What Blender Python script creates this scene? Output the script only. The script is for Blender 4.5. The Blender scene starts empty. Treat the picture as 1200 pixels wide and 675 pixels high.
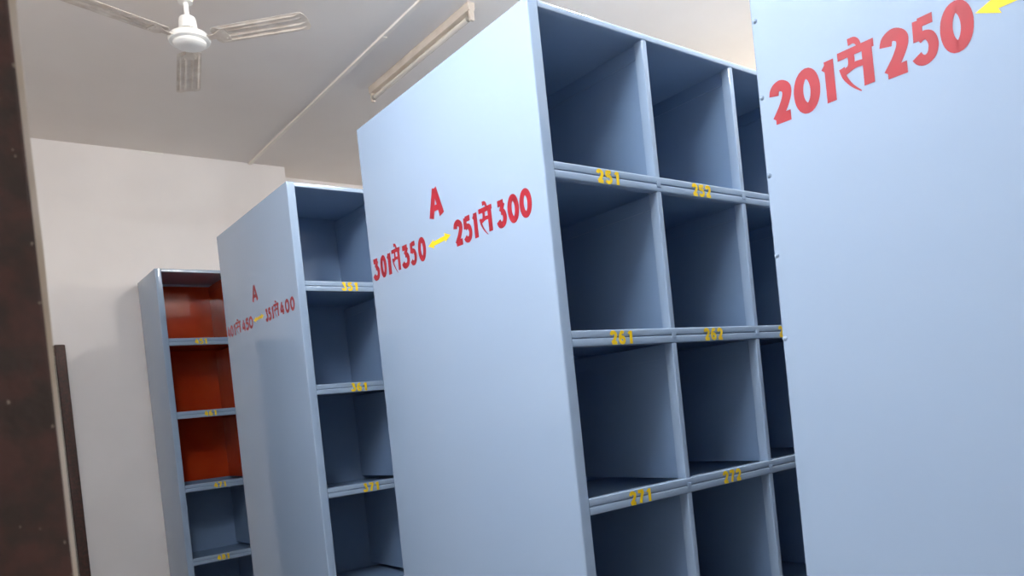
import bpy, bmesh, math, random
from mathutils import Vector, Matrix
random.seed(4)
scn = bpy.context.scene
COL = scn.collection

# ------------------------------------------------------------------ sizes (metres)
S = .46                      # row pitch of the racks
ZT = 2.45                    # rack height
RAIL = .019                  # top rail height
LIP = .045                   # shelf lip height
POST = .037                  # front post width
BAY = .430                   # bay pitch
DIV = .020                   # divider channel width
NB = 6                       # bays
LEN = 2 * POST + NB * BAY - DIV
DB = 1.0154                  # depth of a double sided rack
CEIL = 3.3612
YW = 3.9916                  # back wall
YB, YC, YD = 0.0, 1.6489, 3.4854
XB, XC, XD = 0.0, -.0254, -.1581
YA_FAR = -.652               # far face of the nearest rack
DD = .482
XWL = -1.3067                # left wall, room face

# ------------------------------------------------------------------ materials
def lin(c):
    return tuple((v / 12.92 if v <= .04045 else ((v + .055) / 1.055) ** 2.4) for v in c)
def rgb(r, g, b):
    return (*lin((r / 255, g / 255, b / 255)), 1)

def material(name, col, rough=.5, metal=0., col2=None, scale=8., bump=0., bscale=60., coat=0., detail=3., lo=.35, hi=.65, rvar=0., emit=None, estr=0.):
    m = bpy.data.materials.new(name); m.use_nodes = True
    nt = m.node_tree; b = nt.nodes['Principled BSDF']
    b.inputs['Base Color'].default_value = col
    b.inputs['Roughness'].default_value = rough
    b.inputs['Metallic'].default_value = metal
    b.inputs['Coat Weight'].default_value = coat
    tc = nt.nodes.new('ShaderNodeTexCoord')
    if col2 or rvar:
        n = nt.nodes.new('ShaderNodeTexNoise'); n.inputs['Scale'].default_value = scale; n.inputs['Detail'].default_value = detail
        nt.links.new(tc.outputs['Object'], n.inputs['Vector'])
        if col2:
            r = nt.nodes.new('ShaderNodeValToRGB')
            r.color_ramp.elements[0].position = lo; r.color_ramp.elements[0].color = col
            r.color_ramp.elements[1].position = hi; r.color_ramp.elements[1].color = col2
            nt.links.new(n.outputs['Fac'], r.inputs['Fac']); nt.links.new(r.outputs['Color'], b.inputs['Base Color'])
        if rvar:
            mr = nt.nodes.new('ShaderNodeMapRange')
            mr.inputs['To Min'].default_value = rough - rvar; mr.inputs['To Max'].default_value = rough + rvar
            nt.links.new(n.outputs['Fac'], mr.inputs['Value']); nt.links.new(mr.outputs['Result'], b.inputs['Roughness'])
    if bump:
        n2 = nt.nodes.new('ShaderNodeTexNoise'); n2.inputs['Scale'].default_value = bscale; n2.inputs['Detail'].default_value = 2
        nt.links.new(tc.outputs['Object'], n2.inputs['Vector'])
        bp = nt.nodes.new('ShaderNodeBump'); bp.inputs['Strength'].default_value = bump; bp.inputs['Distance'].default_value = .002
        nt.links.new(n2.outputs['Fac'], bp.inputs['Height']); nt.links.new(bp.outputs['Normal'], b.inputs['Normal'])
    if emit:
        b.inputs['Emission Color'].default_value = emit; b.inputs['Emission Strength'].default_value = estr
    return m

M = {}
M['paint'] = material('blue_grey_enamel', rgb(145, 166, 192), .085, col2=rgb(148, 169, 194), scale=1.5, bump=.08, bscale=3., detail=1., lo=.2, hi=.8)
M['inner_shade'] = material('blue_grey_enamel_shaded', rgb(118, 143, 174), .32, col2=rgb(122, 147, 178), scale=5., bump=.08, bscale=20.)  # same enamel darkened: the shade inside the compartments is put into its colour
M['orange'] = material('orange_red_enamel', rgb(178, 62, 22), .11, col2=rgb(168, 54, 20), scale=6., bump=.10, bscale=9.)
M['red'] = material('red_sign_paint', rgb(152, 14, 36), .42, col2=rgb(142, 12, 34), scale=30.)
M['yellow'] = material('yellow_sign_paint', rgb(238, 204, 10), .42, col2=rgb(228, 192, 6), scale=40.)
M['wall'] = material('cream_wall_paint', rgb(242, 238, 236), .45, col2=rgb(237, 233, 231), scale=2.2, bump=.15, bscale=5.)
M['ceil'] = material('ceiling_distemper', rgb(238, 231, 224), .75, col2=rgb(234, 226, 219), scale=1.6, bump=.2, bscale=8.)
M['floor'] = material('floor_stone', rgb(178, 172, 165), .35, col2=rgb(160, 154, 148), scale=5.)
M['bolt'] = material('bolt_metal', rgb(186, 200, 216), .35, .2, col2=rgb(178, 192, 208), scale=60.)
M['fanwhite'] = material('fan_white_enamel', rgb(248, 247, 242), .3, col2=rgb(244, 242, 237), scale=12.)
M['fanblade'] = material('fan_blade_enamel', rgb(226, 216, 204), .45, col2=rgb(206, 192, 178), scale=14.)
M['fandark'] = material('fan_bearing_dark', rgb(60, 55, 50), .5, col2=rgb(70, 64, 58), scale=40.)
M['dust'] = material('blade_dust_edge', rgb(150, 136, 118), .7, col2=rgb(124, 110, 96), scale=50.)
M['pvc'] = material('cream_pvc', rgb(244, 236, 226), .45, col2=rgb(238, 229, 218), scale=9.)
M['batten'] = material('batten_enamel', rgb(216, 202, 186), .45, col2=rgb(206, 192, 176), scale=14.)
M['tube'] = material('tube_glass_off', rgb(226, 216, 202), .25, col2=rgb(220, 210, 196), scale=20.)
M['tube_end'] = material('tube_end_cap', rgb(170, 160, 148), .4, .4, col2=rgb(150, 142, 132), scale=40.)
M['lit'] = material('tube_glass_lit', rgb(255, 250, 242), .3, emit=(1., .95, .89, 1), estr=560.)
M['lit_cool'] = material('tube_glass_lit_cool', rgb(250, 252, 255), .3, emit=(.92, .96, 1., 1), estr=540.)
M['frost'] = material('frosted_window_glass', rgb(240, 240, 236), .4, emit=(1., .92, .80, 1), estr=4.2)
M['frost_high'] = material('frosted_ventilator_glass', rgb(240, 240, 240), .4, emit=(1., .96, .92, 1), estr=22.)
M['brown'] = material('dark_brown_door_paint', rgb(76, 44, 35), .5, col2=rgb(54, 38, 29), scale=55., bump=.5, bscale=90., lo=.38, hi=.62)
M['leaf'] = material('door_leaf_paint', rgb(66, 56, 54), .4, col2=rgb(60, 50, 48), scale=4.)
M['plaster'] = material('white_plaster_edge', rgb(214, 204, 192), .7, col2=rgb(190, 174, 150), scale=14.)
M['speck'] = material('white_paint_speck', rgb(150, 136, 122), .7, col2=rgb(134, 120, 104), scale=60.)

# ------------------------------------------------------------------ mesh helpers
def link(name, bm, mats, parent=None, loc=(0, 0, 0), smooth=False):
    bmesh.ops.recalc_face_normals(bm, faces=bm.faces)
    me = bpy.data.meshes.new(name); bm.to_mesh(me); bm.free()
    for m in (mats if isinstance(mats, (list, tuple)) else [mats]): me.materials.append(m)
    if smooth:
        for p in me.polygons: p.use_smooth = True
        try: me.set_sharp_from_angle(angle=math.radians(40))
        except Exception: pass
    o = bpy.data.objects.new(name, me); COL.objects.link(o); o.location = loc
    if parent: o.parent = parent
    return o

def box(bm, x0, x1, y0, y1, z0, z1, mi=0, bev=0.):
    b2 = bmesh.new()
    vs = [b2.verts.new((x, y, z)) for z in (z0, z1) for y in (y0, y1) for x in (x0, x1)]
    for f in ((0, 2, 3, 1), (4, 5, 7, 6), (0, 1, 5, 4), (2, 6, 7, 3), (0, 4, 6, 2), (1, 3, 7, 5)):
        b2.faces.new([vs[i] for i in f])
    if bev:
        bmesh.ops.bevel(b2, geom=b2.edges[:], offset=bev, segments=2, affect='EDGES', profile=.6)
    merge(bm, b2, mi)

def merge(bm, b2, mi=0):
    b2.normal_update()
    mp = {v: bm.verts.new(v.co) for v in b2.verts}
    for f in b2.faces:
        try:
            nf = bm.faces.new([mp[v] for v in f.verts]); nf.material_index = mi if mi is not None else f.material_index; nf.smooth = f.smooth
        except ValueError: pass
    b2.free()

def roundpoly(pts, radii, n=3):
    """2-D polygon with chosen corners rounded"""
    out = []; N = len(pts)
    for i in range(N):
        p = Vector(pts[i]); r = radii.get(i, 0) if isinstance(radii, dict) else radii
        if not r: out.append(p); continue
        a = (Vector(pts[i - 1]) - p).normalized(); b = (Vector(pts[(i + 1) % N]) - p).normalized()
        p0 = p + a * r; p1 = p + b * r
        for k in range(n + 1):
            t = k / n; out.append((1 - t) ** 2 * p0 + 2 * t * (1 - t) * p + t * t * p1)
    return out

def prism(bm, poly, axis, a, b, mi=0):
    """extrude a 2-D polygon along axis: z -> (x,y), x -> (y,z), y -> (x,z)"""
    def P(q, h):
        return {'z': (q[0], q[1], h), 'x': (h, q[0], q[1]), 'y': (q[0], h, q[1])}[axis]
    v0 = [bm.verts.new(P(q, a)) for q in poly]; v1 = [bm.verts.new(P(q, b)) for q in poly]
    n = len(poly); fs = [bm.faces.new(v0), bm.faces.new(v1[::-1])]
    for i in range(n): fs.append(bm.faces.new((v0[i], v0[(i + 1) % n], v1[(i + 1) % n], v1[i])))
    for f in fs: f.material_index = mi
    return fs

def lathe(bm, prof, n=40, mi=0, c=(0, 0)):
    rings = []
    for r, z in prof:
        if r < 1e-6: rings.append([bm.verts.new((c[0], c[1], z))])
        else: rings.append([bm.verts.new((c[0] + r * math.cos(2 * math.pi * i / n), c[1] + r * math.sin(2 * math.pi * i / n), z)) for i in range(n)])
    for a, b in zip(rings, rings[1:]):
        for i in range(n):
            j = (i + 1) % n
            if len(a) == 1 and len(b) == 1: continue
            if len(a) == 1: f = bm.faces.new((a[0], b[i], b[j]))
            elif len(b) == 1: f = bm.faces.new((a[i], b[0], a[j]))
            else: f = bm.faces.new((a[i], b[i], b[j], a[j]))
            f.material_index = mi; f.smooth = True

def cyl_y(bm, x, z, r, y0, y1, n=20, mi=0):
    prism(bm, [(x + r * math.cos(2 * math.pi * i / n), z + r * math.sin(2 * math.pi * i / n)) for i in range(n)], 'y', y0, y1, mi)

def empty(name, loc, label, cat, group=None):
    o = bpy.data.objects.new(name, None); COL.objects.link(o); o.location = loc; o.empty_display_size = .1
    o['label'] = label; o['category'] = cat
    if group: o['group'] = group
    return o

def structure(o, label=None):
    o['kind'] = 'structure'
    if label: o['label'] = label
    return o

# ------------------------------------------------------------------ painted lettering (brush strokes)
def catmull(pts, n=7):
    if len(pts) < 3: return pts
    P = [pts[0]] + list(pts) + [pts[-1]]; out = []
    for i in range(1, len(P) - 2):
        p0, p1, p2, p3 = [Vector(q) for q in P[i - 1:i + 3]]
        for k in range(n):
            t = k / n
            out.append(.5 * ((2 * p1) + (-p0 + p2) * t + (2 * p0 - 5 * p1 + 4 * p2 - p3) * t * t + (-p0 + 3 * p1 - 3 * p2 + p3) * t ** 3))
    out.append(Vector(pts[-1])); return out

# glyphs in a unit box, (points, half-width start, half-width end, smooth)
W = .13
def arc(cx, cy, rx, ry, a0, a1, n=14):
    return [(cx + rx * math.cos(math.radians(a0 + (a1 - a0) * i / n)), cy + ry * math.sin(math.radians(a0 + (a1 - a0) * i / n))) for i in range(n + 1)]
GLYPH = {
 '0': [(arc(.5, .5, .36, .41, 90, 450, 30), 1, 1, 0)],
 '1': [([(.62, .98), (.62, .0)], 1.15, 1.15, 0), ([(.60, .92), (.22, .78)], .8, .5, 0)],
 '2': [([(.16, .70), (.24, .85), (.5, .91), (.78, .80), (.80, .62), (.60, .38), (.34, .18), (.20, .08)], 1.1, 1, 1), ([(.16, .10), (.92, .10)], .95, 1.05, 0)],
 '3': [([(.16, .90), (.80, .90)], .95, .95, 0), ([(.78, .88), (.46, .58)], .9, .9, 0), ([(.46, .56), (.70, .55), (.84, .38), (.76, .17), (.5, .09), (.26, .13), (.13, .27)], .9, 1.05, 1)],
 '4': [([(.58, .96), (.14, .34)], .9, .9, 0), ([(.10, .30), (.94, .30)], .9, .9, 0), ([(.70, .72), (.70, .02)], 1.05, 1.05, 0)],
 '5': [([(.26, .90), (.90, .90)], .95, 1, 0), ([(.26, .96), (.22, .52)], 1, .9, 0), ([(.22, .54), (.45, .60), (.72, .55), (.86, .36), (.76, .16), (.5, .08), (.26, .12), (.12, .22)], .9, 1.05, 1)],
 '6': [([(.80, .84), (.62, .91), (.40, .85), (.22, .62), (.16, .36)], .95, 1, 1), (arc(.5, .31, .33, .22, 180, 540, 24), .95, .95, 0)],
 '7': [([(.10, .90), (.90, .90)], 1, 1, 0), ([(.84, .88), (.58, .48), (.42, .02)], .95, 1.1, 1)],
 '8': [(arc(.5, .70, .28, .20, 0, 360, 22), .95, .95, 0), (arc(.5, .29, .34, .21, 0, 360, 22), .95, .95, 0)],
 'A': [([(.14, .02), (.48, .98)], 1.15, .9, 0), ([(.86, .02), (.52, .98)], 1.15, .9, 0), ([(.26, .32), (.74, .32)], .8, .8, 0)],
 # Devanagari "se": head line, right bar, hooked left stroke with tail, cross bar and the vowel mark on top
 'se': [([(.0, .92), (1.0, .92)], .95, .95, 0), ([(.81, .93), (.81, .06)], 1.2, 1.25, 0), ([(.36, .90), (.38, .72), (.32, .58), (.14, .52)], .8, .8, 1),
        ([(.10, .64), (.16, .42), (.34, .18), (.58, -.02)], .75, .12, 1), ([(.20, .54), (.50, .60), (.80, .56)], .8, .7, 1),
        ([(.62, .95), (.58, 1.07), (.48, 1.15), (.32, 1.15)], .5, .85, 1)],
 'arrow': None,
}

LAYER = [0]
def stroke(bm, pts, w0, w1, T, mi=0):
    n = len(pts); L = []
    pts = [Vector(p) for p in pts]; closed = (pts[0] - pts[-1]).length < 1e-4
    rows = []
    for i, p in enumerate(pts):
        a = pts[i - 1] if i else (pts[-2] if closed else pts[0]); b = pts[i + 1] if i < n - 1 else (pts[1] if closed else pts[-1])
        d = (b - a)
        if d.length < 1e-9: d = Vector((1, 0))
        d.normalize(); nn = Vector((-d.y, d.x)); w = w0 + (w1 - w0) * i / max(1, n - 1)
        rows.append((p + nn * w, p - nn * w))
    LAYER[0] += 1                                   # each brush stroke lies on the one before it
    off = LAYER[0] % 12 * .00004
    vv = [(bm.verts.new(T(a, off)), bm.verts.new(T(b, off))) for a, b in rows]
    for (a, b), (c, d) in zip(vv, vv[1:]):
        f = bm.faces.new((a, b, d, c)); f.material_index = mi

def glyph(bm, g, u0, u1, z0, z1, T3, mi=0, wt=.125):
    """g drawn in the box; T3(u, z) -> 3-D point; stroke half width is wt of the height"""
    w, h = u1 - u0, z1 - z0
    hw = wt * h
    hw = min(hw, .195 * w) if g in '023456789A' else hw
    if g == '1': hw = min(wt * h, .26 * w)
    if g == 'se': hw = min(.095 * h, .118 * w)
    ix, iz = hw * .9, hw * .75                 # keep brush width inside the box
    def mapp(p):
        if g == 'se': return (u0 + p[0] * w, z0 + p[1] * h)
        return (u0 + ix + (p[0] - .13) / .74 * (w - 2 * ix), z0 + iz + (p[1] - .09) / .82 * (h - 2 * iz)) if g not in '1A47' else (u0 + p[0] * w, z0 + p[1] * h)
    for pts, a, b, sm in GLYPH[g]:
        q = [mapp(p) for p in pts]
        if sm: q = catmull(q)
        stroke(bm, q, hw * a, hw * b, lambda v, o: T3(v[0], v[1], o), mi)

def arrow(bm, u0, z0, u1, z1, T3, hl, hh, sh):
    """double headed painted arrow from (u0,z0) to (u1,z1); hl head length, hh head half height, sh shaft half height"""
    a = Vector((u0, z0)); b = Vector((u1, z1)); d = (b - a).normalized(); n = Vector((-d.y, d.x))
    bm.faces.new([bm.verts.new(T3(*p)) for p in (a, a + d * hl - n * hh, a + d * hl * .9 - n * sh, b - d * hl * .9 - n * sh, b - d * hl - n * hh * .9,
                                                 b, b - d * hl + n * hh, b - d * hl * .9 + n * sh, a + d * hl * .9 + n * sh, a + d * hl + n * hh * .9)])

# ------------------------------------------------------------------ the racks
def end_panel_bm(D):
    t = .004; d = .022; r = .006
    poly = [(0, 0), (POST, 0), (POST, d), (t, d), (t, D - d), (POST, D - d), (POST, D), (0, D)]
    bm = bmesh.new()
    prism(bm, roundpoly(poly, {0: r, 1: .003, 6: .003, 7: r}, 4), 'z', 0, ZT)
    return bm

ROW_TOP = [ZT - RAIL - k * S for k in range(5)]              # opening top of each row
ROW_BOT = [ZT - RAIL - k * S - (S - LIP) for k in range(5)]  # lip top below each row

def shelf_bm(depth):
    h = LIP / 2
    poly = [(depth, -.023), (.022, -.023), (.022, 0), (.0, 0), (.0, -h + .0012), (.004, -h + .0006), (.004, -h - .0006), (.0, -h - .0012), (.0, -LIP), (.022, -LIP), (.022, -.028), (depth, -.028)]
    bm = bmesh.new()
    prism(bm, roundpoly(poly, {3: .0035, 4: .003, 7: .003, 8: .0035}, 3), 'x', POST, LEN - POST)
    for j in range(1, NB): box(bm, POST + j * BAY - DIV + .001, POST + j * BAY - .001, -.0016, .005, -.031, -.014, bev=.0012)   # spot welded tabs
    return bm

def divider_bm(depth):
    c = .034
    poly = [(-DIV, .001), (0, .001), (0, c), (-DIV * .42, c), (-DIV * .42, depth), (-DIV * .58, depth), (-DIV * .58, c), (-DIV, c)]
    bm = bmesh.new()
    prism(bm, roundpoly(poly, {0: .004, 1: .003, 2: .002, 7: .002}, 3), 'z', 0, S - LIP)
    box(bm, -DIV * .58 - .0030, -DIV * .5, c + .004, depth - .002, S - LIP - .045, S - LIP - .001)   # folded flange of the shelf above
    return bm

PARTS = {}
def shared(key, fn, mats):
    if key not in PARTS:
        o = link(key[0], fn(), mats, smooth=True); PARTS[key] = o.data
        bpy.data.objects.remove(o)
    return PARTS[key]

def inst(name, me, parent, loc=(0, 0, 0), rz=0):
    o = bpy.data.objects.new(name, me); COL.objects.link(o); o.parent = parent; o.location = loc; o.rotation_euler.z = rz
    return o

def bank(root, D, depth, back=False, rowcol=None):
    """one open side: shelves and dividers; returns the shelves"""
    shelves = []
    rc = rowcol or ['inner_shade'] * 5
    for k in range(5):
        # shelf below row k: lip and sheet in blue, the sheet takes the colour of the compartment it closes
        up, dn = rc[k], rc[k + 1] if k < 4 else 'inner_shade'
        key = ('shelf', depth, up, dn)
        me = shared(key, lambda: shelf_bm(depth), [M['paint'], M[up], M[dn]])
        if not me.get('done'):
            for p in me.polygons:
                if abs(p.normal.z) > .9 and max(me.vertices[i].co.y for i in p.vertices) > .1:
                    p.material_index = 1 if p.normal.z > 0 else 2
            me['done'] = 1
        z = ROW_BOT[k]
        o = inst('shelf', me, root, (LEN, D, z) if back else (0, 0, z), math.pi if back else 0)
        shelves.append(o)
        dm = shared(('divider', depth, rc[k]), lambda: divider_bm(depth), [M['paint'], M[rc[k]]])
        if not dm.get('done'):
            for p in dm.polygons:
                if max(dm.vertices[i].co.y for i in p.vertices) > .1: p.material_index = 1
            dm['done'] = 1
        for j in range(1, NB):
            x = POST + j * BAY
            inst('divider', dm, root, (LEN - x, D, z - .0005) if back else (x, 0, z - .0005), math.pi if back else 0)
    return shelves

def rack(X, Y, label, D, double=True, rowcol=None):
    root = empty('pigeonhole_rack', (X, Y, 0), label, 'storage rack', 'steel pigeonhole racks standing in rows')
    depth = D / 2 - .003 if double else D - .005
    near = inst('end_panel', shared(('end_panel', D), lambda: end_panel_bm(D), M['paint']), root)
    inst('end_panel', PARTS[('end_panel', D)], root, (LEN, D, 0), math.pi)
    def top():
        bm = bmesh.new()
        poly = [(0, ZT - RAIL), (D, ZT - RAIL), (D, ZT), (0, ZT)]
        poly = [(0, ZT - RAIL), (.02, ZT - RAIL), (.02, ZT - .006), (D - .02, ZT - .006), (D - .02, ZT - RAIL), (D, ZT - RAIL), (D, ZT), (0, ZT)]
        prism(bm, roundpoly(poly, {0: .003, 5: .003, 6: .004, 7: .004}, 3), 'x', POST, LEN - POST); return bm
    inst('top_panel', shared(('top_panel', D), top, M['paint']), root)
    def sheet():   # the strip that closes the end between post and top panel
        bm = bmesh.new(); box(bm, .0045, POST, .0225, D - .0225, ZT - .006, ZT); return bm
    inst('top_edge_strip', shared(('top_edge_strip', D), sheet, M['paint']), root)
    inst('top_edge_strip', PARTS[('top_edge_strip', D)], root, (LEN, D, 0), math.pi)
    rc = rowcol or ['inner_shade'] * 5
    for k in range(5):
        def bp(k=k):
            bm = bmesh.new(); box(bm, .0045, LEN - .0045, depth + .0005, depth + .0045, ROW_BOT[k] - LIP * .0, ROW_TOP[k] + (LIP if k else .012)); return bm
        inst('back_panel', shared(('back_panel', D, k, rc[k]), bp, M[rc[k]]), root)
    def plinth():
        bm = bmesh.new(); box(bm, POST + .001, LEN - POST - .001, .03, .034, 0, ROW_BOT[4] - .008)
        return bm
    inst('plinth', shared(('plinth', D), plinth, M['paint']), root)
    if double: inst('plinth', PARTS[('plinth', D)], root, (LEN, D, 0), math.pi)
    sh = bank(root, D, depth, False, rc)
    if double: bank(root, D, depth, True)
    return root, near, sh

def number(text, shelf, xc, zc, wid, hgt, label):
    """yellow painted number on a shelf lip; xc, zc in rack coordinates"""
    bm = bmesh.new(); zl = zc - shelf.location.z
    T3 = lambda u, z, o=0: (u, -.0004 - o, z)
    n = len(text); cw = wid / n
    for i, ch in enumerate(text):
        u0 = xc - wid / 2 + i * cw
        glyph(bm, ch, u0 + cw * .06, u0 + cw * .94, zl - hgt / 2, zl + hgt / 2, T3, wt=.135)
    o = link('painted_number', bm, M['yellow'], shelf); o['label'] = label
    return o

def sign(panel, spec, arrows, X, Y, mat, label):
    """painted sign on the end panel: spec rows of (glyph, u0, u1, z0, z1), u = -Y in the room"""
    bm = bmesh.new(); T3 = lambda u, z, o=0: (-.0004 - o, -u - Y, z)
    for g, u0, u1, z0, z1 in spec: glyph(bm, g, u0, u1, z0, z1, T3)
    for a in arrows: arrow(bm, *a[:4], T3, *a[4:])
    o = link('painted_sign' if not arrows else 'painted_arrow', bm, mat, panel); o['label'] = label
    return o

# --- rack with 251 to 300
rB, pB, sB = rack(XB, YB, 'blue grey steel rack signed 301 to 350 and 251 to 300, open compartments facing right', DB)
# --- nearest rack (201 to 250)
rA, pA, sA = rack(0.0, YA_FAR - DB, 'nearest blue grey steel rack, tall blank end panel signed 201 to 250 with bolts', DB)
# --- third rack (351 to 400)
rC, pC, sC = rack(XC, YC, 'blue grey steel rack signed 351 to 400, in front of the orange lined rack', DB)
# --- single sided rack at the back wall, three orange rows
rD, pD, sD = rack(XD, YD, 'narrow blue grey steel rack with orange lined upper compartments against back wall', DD, False, ['orange', 'orange', 'orange', 'inner_shade', 'inner_shade'])

Z0, Z1 = 1.861, 1.938
specA = [('2', .677, .7254, Z0, Z1), ('0', .729, .7817, Z0 - .001, Z1 + .001), ('1', .7834, .8135, Z0, Z1), ('se', .8192, .8854, Z0, Z1 + .002),
         ('2', .895, .9443, Z0, Z1), ('5', .9471, .9894, Z0 + .001, Z1), ('0', .9934, 1.0427, Z0 - .001, Z1)]
sign(pA, specA, [], 0, YA_FAR - DB, M['red'], 'red painted 201 to 250')
sign(pA, [], [(1.0458, 1.907, 1.178, 1.9075, .036, .0165, .0078)], 0, YA_FAR - DB, M['yellow'], 'yellow painted arrow')
B0, B1 = 1.885, 1.962
specB = [('3', -1.0005, -.9467, B0, B1), ('0', -.9401, -.8945, B0, B1), ('1', -.8945, -.8570, B0, B1), ('se', -.8520, -.7920, B0 - .003, B1 + .004),
         ('3', -.7854, -.7291, B0, B1), ('5', -.7256, -.6831, B0, B1), ('0', -.6718, -.6219, B0, B1),
         ('2', -.4515, -.4001, B0, B1), ('5', -.3985, -.3522, B0, B1), ('1', -.3510, -.3190, B0, B1), ('se', -.3120, -.2450, B0 - .002, B1 + .002),
         ('3', -.2271, -.1778, B0, B1), ('0', -.1721, -.1208, B0, B1), ('0', -.117, -.064, B0, B1),
         ('A', -.580, -.494, 2.002, 2.097)]
for sp, lb in ((specB[:7], 'red painted 301 to 350'), (specB[7:14], 'red painted 251 to 300'), (specB[14:], 'red painted letter A')): sign(pB, sp, [], 0, YB, M['red'], lb)
sign(pB, [], [(-.606, 1.9225, -.470, 1.9285, .036, .016, .0072)], 0, YB, M['yellow'], 'yellow painted arrow')
C0, C1 = 1.898, 1.958
specC = [('4', -2.6487, -2.600, C0, C1), ('0', -2.597, -2.551, C0, C1), ('1', -2.5463, -2.5079, C0, C1), ('se', -2.5079, -2.426, C0, C1 + .004),
         ('4', -2.4069, -2.3560, C0, C1), ('5', -2.3533, -2.3040, C0, C1), ('0', -2.3008, -2.2431, C0, C1),
         ('3', -2.0661, -2.0273, C0, C1), ('5', -2.0253, -1.9870, C0, C1), ('1', -1.9853, -1.9515, C0, C1), ('se', -1.9515, -1.8855, C0, C1 + .004),
         ('4', -1.8746, -1.8233, C0, C1), ('0', -1.8108, -1.7590, C0, C1), ('0', -1.7488, -1.6985, C0, C1),
         ('A', -2.223, -2.135, 2.018, 2.098)]
for sp, lb in ((specC[:7], 'red painted 401 to 450'), (specC[7:14], 'red painted 351 to 400'), (specC[14:], 'red painted letter A')): sign(pC, sp, [], XC, YC, M['red'], lb)
sign(pC, [], [(-2.232, 1.930, -2.085, 1.934, .036, .015, .007)], XC, YC, M['yellow'], 'yellow painted arrow')

mid = lambda k: ROW_BOT[k] - LIP / 2
for k, base in enumerate((251, 261, 271)):
    for j in range(3):
        x = (.242, .662, 1.090)[j] if k == 0 else (.230, .649, 1.060)[j] if k == 1 else (.2404, .671, 1.100)[j]
        number(str(base + j), sB[k], x, mid(k) - .001, .100, .038, 'yellow painted number %d' % (base + j))
for k, base in enumerate((351, 361, 371)):
    number(str(base), sC[k], (.2249, .2172, .2236)[k] - XC, mid(k), .088, .038, 'yellow painted number %d' % base)
for k, base in enumerate((451, 461, 471, 481)):
    number(str(base), sD[k], (.0724, .0825, .0921, .0638)[k] - XD, mid(k), .082, .034, 'yellow painted number %d' % base)

# bolts along the far edge of the nearest end panel
for y, z in ((-.6616, 2.0736), (-.6607, 1.9224), (-.6600, 1.7689), (-.6590, 1.6103), (-.6585, 1.4450)):
    bm = bmesh.new()
    lathe(bm, [(0, .0026), (.0016, .0023), (.0032, .0013), (.0038, 0), (.0050, .0), (.0050, -.0008), (0, -.0008)], 16)
    bmesh.ops.transform(bm, matrix=Matrix.Rotation(-math.pi / 2, 4, 'Y'), verts=bm.verts)
    link('bolt_head', bm, M['paint'], pA, (-.0008, y - (YA_FAR - DB), z))

# ------------------------------------------------------------------ room shell
XR, YN = 3.75, -3.2
def shell(name, boxes, m, label=None):
    bm = bmesh.new()
    for b in boxes: box(bm, *b)
    return structure(link(name, bm, m), label)
shell('floor', [(-3.4, XR, YN, 4.5, -.12, 0)], M['floor'])
shell('ceiling', [(-3.4, XR, YN, 4.5, CEIL, CEIL + .12)], M['ceil'])
XCOR = .962
W1 = (1.25, 2.65, 2.86, 3.24)
W2 = (-.6, 3.4, 2.25, 3.10)
shell('wall_back', [(XWL, XCOR, YW, 4.45, 0, CEIL)], M['wall'], 'cream painted back wall behind the racks')
shell('wall_recess', [(XCOR, XR, 4.22, 4.45, 0, CEIL)], M['wall'])
def wall_hole(name, axis, a, b, c0, c1, h0, h1, z0, z1):
    # wall slab a..b thick, running c0..c1, with an opening h0..h1 by z0..z1
    seg = [(c0, h0, 0, CEIL), (h1, c1, 0, CEIL), (h0, h1, 0, z0), (h0, h1, z1, CEIL)]
    shell(name, [((a, b, s0, s1, q0, q1) if axis == 'x' else (s0, s1, a, b, q0, q1)) for s0, s1, q0, q1 in seg], M['wall'])
wall_hole('wall_right', 'x', XR - .15, XR, YN, 4.22, W2[0], W2[1], W2[2], W2[3])
wall_hole('wall_near', 'y', YN, YN + .15, -3.4, XR - .15, W1[0], W1[1], W1[2], W1[3])
def window(name, axis, a, h0, h1, z0, z1, n, glass, label):
    fw = .05; bm = bmesh.new()
    def bb(s0, s1, q0, q1, d0, d1): box(bm, *((d0, d1, s0, s1) if axis == 'x' else (s0, s1, d0, d1)), q0, q1, bev=.004)
    bb(h0, h1, z0, z0 + fw, a - .03, a + .03); bb(h0, h1, z1 - fw, z1, a - .03, a + .03)
    for i in range(n + 1):
        c = h0 + fw / 2 + (h1 - h0 - fw) * i / n; bb(c - fw / 2, c + fw / 2, z0 + fw, z1 - fw, a - .03, a + .03)
    o = structure(link(name, bm, M['brown']), label)
    for i in range(n):
        c0 = h0 + fw / 2 + (h1 - h0 - fw) * i / n + fw / 2; c1 = h0 + fw / 2 + (h1 - h0 - fw) * (i + 1) / n - fw / 2
        bm = bmesh.new(); q = (c0 + .001, c1 - .001)
        box(bm, *((a - .004, a + .004, *q) if axis == 'x' else (*q, a - .004, a + .004)), z0 + fw + .001, z1 - fw - .001)
        link('pane', bm, glass, o)
window('window_1', 'y', YN + .08, *W1, 3, M['frost_high'], 'high ventilator window with frosted panes')
window('window_2', 'x', XR - .08, *W2, 4, M['frost'], 'wide window with frosted panes')
DJ = -1.06          # far jamb of the doorway the photo is taken through
DN = -2.10
shell('wall_left', [(XWL - .13, XWL, DJ + .006, 4.45, 0, CEIL), (XWL - .13, XWL, YN + .15, DN, 0, CEIL), (XWL - .13, XWL, DN, DJ + .006, 2.2, CEIL)], M['wall'])
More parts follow.
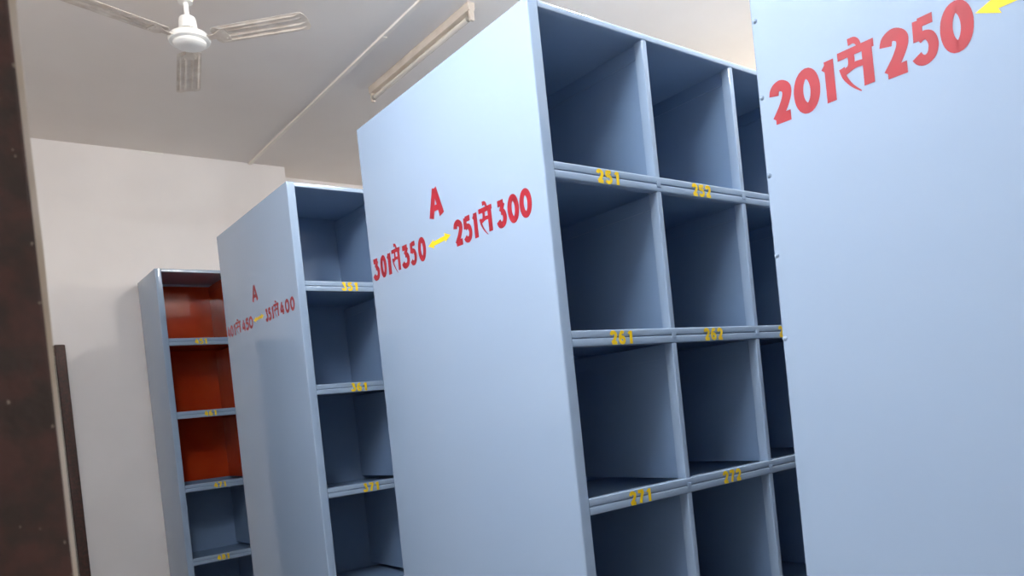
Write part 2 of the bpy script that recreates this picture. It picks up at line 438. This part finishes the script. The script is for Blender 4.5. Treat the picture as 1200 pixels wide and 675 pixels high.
# doorway frame: dark brown boards on the reveal with a white plaster edge on the room side
bm = bmesh.new()
box(bm, XWL - .18, XWL - .0, DJ, DJ + .030, 0, 2.2, bev=.0015)
fr = structure(link('door_2', bm, M['brown']), 'dark brown painted door frame in the foreground')
bm = bmesh.new(); box(bm, XWL - .18, XWL, DN - .03, DN, 0, 2.2, bev=.002); link('jamb', bm, M['brown'], fr)
bm = bmesh.new(); box(bm, XWL - .18, XWL, DN, DJ, 2.17, 2.2, bev=.002); link('head_board', bm, M['brown'], fr)
bm = bmesh.new()
zs = [0, .6, 1.2, 1.28, 1.34, 1.41, 1.47, 1.53, 1.6, 1.7, 2.2]
offs = [.0028, .0026, .0024, .0021, .0023, .0024, .0030, .0027, .0033, .0030, .0030]
va = [bm.verts.new((XWL + o, DJ + .001, z)) for z, o in zip(zs, offs)]; vb = [bm.verts.new((XWL + o, DJ + .05, z)) for z, o in zip(zs, offs)]
vc = [bm.verts.new((XWL - .0002, DJ + .001, z)) for z in zs]; vd = [bm.verts.new((XWL - .0002, DJ + .05, z)) for z in zs]
for i in range(len(zs) - 1):
    for a, b in ((va, vb), (vb, vd), (vd, vc), (vc, va)): bm.faces.new((a[i], a[i + 1], b[i + 1], b[i]))
e = link('plaster_edge', bm, M['plaster'], fr); e['label'] = 'white plaster edge strip'
for i in range(16):
    x = XWL - .001 - random.random() ** 2 * .026; z = random.uniform(1.29, 1.58); r = random.uniform(.0003, .0009)
    bm = bmesh.new()
    pts = [(x + r * random.uniform(.5, 1.2) * math.cos(a), z + 1.6 * r * random.uniform(.5, 1.2) * math.sin(a)) for a in [2 * math.pi * q / 8 for q in range(8)]]
    prism(bm, pts, 'y', DJ - .0002, DJ + .0004)
    if i == 0: chips = bm
    else: merge(chips, bm)
c = link('paint_chip', chips, M['speck'], fr); c['label'] = 'pale paint chips'; c['kind'] = 'stuff'

# closed door in the back wall, only its right jamb clears the foreground frame
bm = bmesh.new()
box(bm, -.676, -.617, YW - .028, YW + .0, 0, 2.056, bev=.006)
d1 = structure(link('door_1', bm, M['brown']), 'dark brown door frame on the back wall')
bm = bmesh.new(); box(bm, XWL + .002, -1.236, YW - .028, YW, 0, 2.056, bev=.006); link('jamb', bm, M['brown'], d1)
bm = bmesh.new(); box(bm, -1.235, -.677, YW - .028, YW, 1.985, 2.052, bev=.006); link('head_board', bm, M['brown'], d1)
bm = bmesh.new(); box(bm, -1.234, -.678, YW - .012, YW, .01, 1.983, bev=.002)
for a in (.15, 1.08):
    box(bm, -1.15, -.76, YW - .017, YW - .011, a, a + .78, bev=.003)
link('door_leaf', bm, M['leaf'], d1)
# chipped plaster at the top of the back wall
bm = bmesh.new()
prism(bm, [(-.035, CEIL - .012), (.03, CEIL - .016), (.055, CEIL - .009), (.105, CEIL - .012), (.10, CEIL - .001), (-.03, CEIL - .001)], 'y', YW - .004, YW + .001)
structure(link('trim_1', bm, M['fanwhite']), 'small white plaster patch at the ceiling line')

# ------------------------------------------------------------------ ceiling fan
AZ = math.radians(-44)
FX, FY, FZ = -.3043, 1.858, CEIL - .26         # blade plane
fan = empty('ceiling_fan', (FX, FY, CEIL), 'white three blade ceiling fan hanging from the ceiling', 'ceiling fan')
def fanpart(name, prof, m, parent=fan):
    bm = bmesh.new(); lathe(bm, [(r, z - .26) for r, z in prof], 48); return link(name, bm, m, parent, smooth=True)
fanpart('canopy', [(0, .260), (.050, .260), (.052, .250), (.046, .225), (.036, .185), (.030, .165), (.030, .158), (.012, .156), (0, .156)], M['fanwhite'])
fanpart('downrod', [(0, .20), (.0105, .20), (.0105, .06), (0, .06)], M['fanwhite'])
fanpart('rod_cup', [(.012, .096), (.026, .095), (.033, .090), (.0355, .080), (.038, .050), (.0405, .042), (.041, .038), (.0, .036)], M['fanwhite'])
fanpart('bearing_ring', [(0, .040), (.034, .040), (.034, .026), (0, .026)], M['fandark'])
fanpart('motor_housing', [(0, .028), (.036, .028), (.060, .024), (.078, .015), (.0855, .005), (.087, -.004), (.0845, -.012), (.076, -.0165), (.0685, -.0175), (.0675, -.0225), (.064, -.027), (.054, -.032), (.036, -.0355), (.018, -.037), (0, -.0375)], M['fanwhite'])
def blade_mesh():
    bm = bmesh.new()
    R0, R1 = .112, .535
    NX, NY = 30, 44
    def hw(t): return (.053 + .004 * t)
    rows = []
    for i in range(NX + 1):
        t = i / NX; x = R0 + (R1 - R0) * t
        edge = min((x - R0) / .02, (R1 - x) / .022, 1.); k = math.sqrt(max(0., 1 - (1 - edge) ** 2)); w = hw(t) - .02 * (1 - k)
        row = []
        for j in range(NY + 1):
            s = j / NY * 2 - 1; y = s * w
            z = .004 * (1 - s * s)                                   # light camber
            if .08 < t < .93:
                for c in (-.74, -.30, .30, .74): z += -.0055 * math.exp(-((s - c) / .085) ** 2)   # pressed ribs
            row.append((x, y, z))
        rows.append(row)
    V = [[bm.verts.new(p) for p in r] for r in rows]; U = [[bm.verts.new((p[0], p[1], p[2] + .0016)) for p in r] for r in rows]
    for i in range(NX):
        for j in range(NY):
            bm.faces.new((V[i][j], V[i + 1][j], V[i + 1][j + 1], V[i][j + 1])); bm.faces.new((U[i][j], U[i][j + 1], U[i + 1][j + 1], U[i + 1][j]))
    for i in range(NX):
        for j in (0, NY): bm.faces.new((V[i][j], U[i][j], U[i + 1][j], V[i + 1][j]))
    for j in range(NY):
        for i in (0, NX): bm.faces.new((V[i][j], V[i][j + 1], U[i][j + 1], U[i][j]))
    return bm
def bracket_bm():
    bm = bmesh.new()
    poly = [(.070, -.016), (.115, -.014), (.150, -.034), (.178, -.034), (.178, .034), (.150, .034), (.115, .014), (.070, .016)]
    prism(bm, roundpoly(poly, .005, 3), 'z', -.004, -.001)
    for x, y in ((.163, -.022), (.163, .022)):
        lathe(bm, [(0, -.0065), (.0035, -.006), (.005, -.004)], 12, c=(x, y))
    return bm
bl = None
for k in range(3):
    if k == 0:
        bl = link('blade', blade_mesh(), M['fanblade'], fan, smooth=True); br = link('blade_bracket', bracket_bm(), M['fanblade'], bl); b = bl
    else:
        b = bl.copy(); COL.objects.link(b); b.parent = fan
        c = br.copy(); COL.objects.link(c); c.parent = b
    b.location = (0, 0, -.26 - .004); b.rotation_euler = (math.radians(-9), 0, AZ + k * 2 * math.pi / 3)
    b.rotation_mode = 'XYZ'

# ------------------------------------------------------------------ tube lights and conduit on the ceiling
def tube_light(X, Y0, Y1, label, lit=None, wall_z=None):
    o = empty('wall_lamp' if wall_z else 'tube_light', (X, (Y0 + Y1) / 2, CEIL), label, 'wall lamp' if wall_z else 'tube light', None if wall_z else 'fluorescent tube lights on the ceiling')
    h = (Y1 - Y0) / 2
    bm = bmesh.new(); prism(bm, roundpoly([(-.020, 0), (.020, 0), (.017, -.038), (-.017, -.038)], {2: .004, 3: .004}), 'y', -h, h); link('batten', bm, M['batten'], o)
    for s in (-1, 1):
        bm = bmesh.new(); box(bm, -.012, .012, *sorted((s * h, s * (h - .018))), -.088, -.036, bev=.003); link('lamp_holder', bm, M['batten'], o)
    bm = bmesh.new(); cyl_y(bm, 0, -.066, .0135, -h + .019, h - .019); t = link('tube', bm, lit or M['tube'], o, smooth=True)
    for s in (-1, 1):
        bm = bmesh.new(); cyl_y(bm, 0, -.066, .0142, *sorted((s * (h - .0185), s * (h - .040)))); link('end_cap', bm, M['tube_end'], t, smooth=True)
    bm = bmesh.new(); cyl_y(bm, .024, -.020, .010, -.02, .02); link('starter', bm, M['fanwhite'], o, smooth=True)
    if wall_z: o.location.z = wall_z; o.rotation_euler.y = -math.pi / 2
    return o
tube_light(.930, 1.44, 2.50, 'unlit fluorescent tube light on the ceiling above the rack tops')
tube_light(.930, -.72, .48, 'lit fluorescent tube light on the ceiling above the 251 rack', M['lit'])
tube_light(XWL, -.88, .32, 'lit fluorescent tube light high on the wall beside the doorway', M['lit_cool'], 3.26)

con = empty('cable_conduit', (.70, .5, CEIL), 'thin cream cable conduit running along the ceiling beside the unlit tube light', 'cable conduit')
bm = bmesh.new(); prism(bm, roundpoly([(-.0125, 0), (.0125, 0), (.0125, -.012), (-.0125, -.012)], {2: .003, 3: .003}), 'y', YN + .16 - .5, YW - .001 - .5)
link('casing', bm, M['pvc'], con)
bm = bmesh.new(); box(bm, -.0155, .0155, 1.40, 1.45, -.0145, -.0002, bev=.002); link('coupling', bm, M['pvc'], con)

# ------------------------------------------------------------------ world: soft daylight outside the doorway
w = bpy.data.worlds.new('World'); scn.world = w; w.use_nodes = True
bg = w.node_tree.nodes['Background']; bg.inputs['Color'].default_value = (.80, .88, 1., 1); bg.inputs['Strength'].default_value = .75

# ------------------------------------------------------------------ camera
f_px, PX, PY = 887.97, 2.6084, 152.6395
yaw, pitch, roll = map(math.radians, (52.2334, -.7912, -5.9943))
cam = bpy.data.cameras.new('camera'); co = bpy.data.objects.new('camera', cam); COL.objects.link(co); scn.camera = co
fwd = Vector((math.cos(pitch) * math.cos(yaw), math.cos(pitch) * math.sin(yaw), math.sin(pitch)))
ri = Vector((math.sin(yaw), -math.cos(yaw), 0)); up = ri.cross(fwd)
r2 = ri * math.cos(roll) + up * math.sin(roll); u2 = -ri * math.sin(roll) + up * math.cos(roll)
mat = Matrix((r2, u2, -fwd)).transposed().to_4x4()
mat.translation = Vector((-2.9574 * S, -3.2885 * S, ZT - 2.3597 * S))
co.matrix_world = mat
cam.sensor_fit = 'HORIZONTAL'; cam.sensor_width = 36; cam.lens = f_px / 1200 * 36
cam.shift_x = -PX / 1200; cam.shift_y = PY / 1200
cam.clip_start = .02
cam.dof.use_dof = True; cam.dof.focus_distance = 2.0; cam.dof.aperture_fstop = 14

# ------------------------------------------------------------------ colour management
vs = scn.view_settings
vs.view_transform = 'Standard'; vs.look = 'None'; vs.gamma = 1; vs.use_curve_mapping = False
vs.exposure = 0.0
scn.cycles.max_bounces = 10; scn.cycles.diffuse_bounces = 6
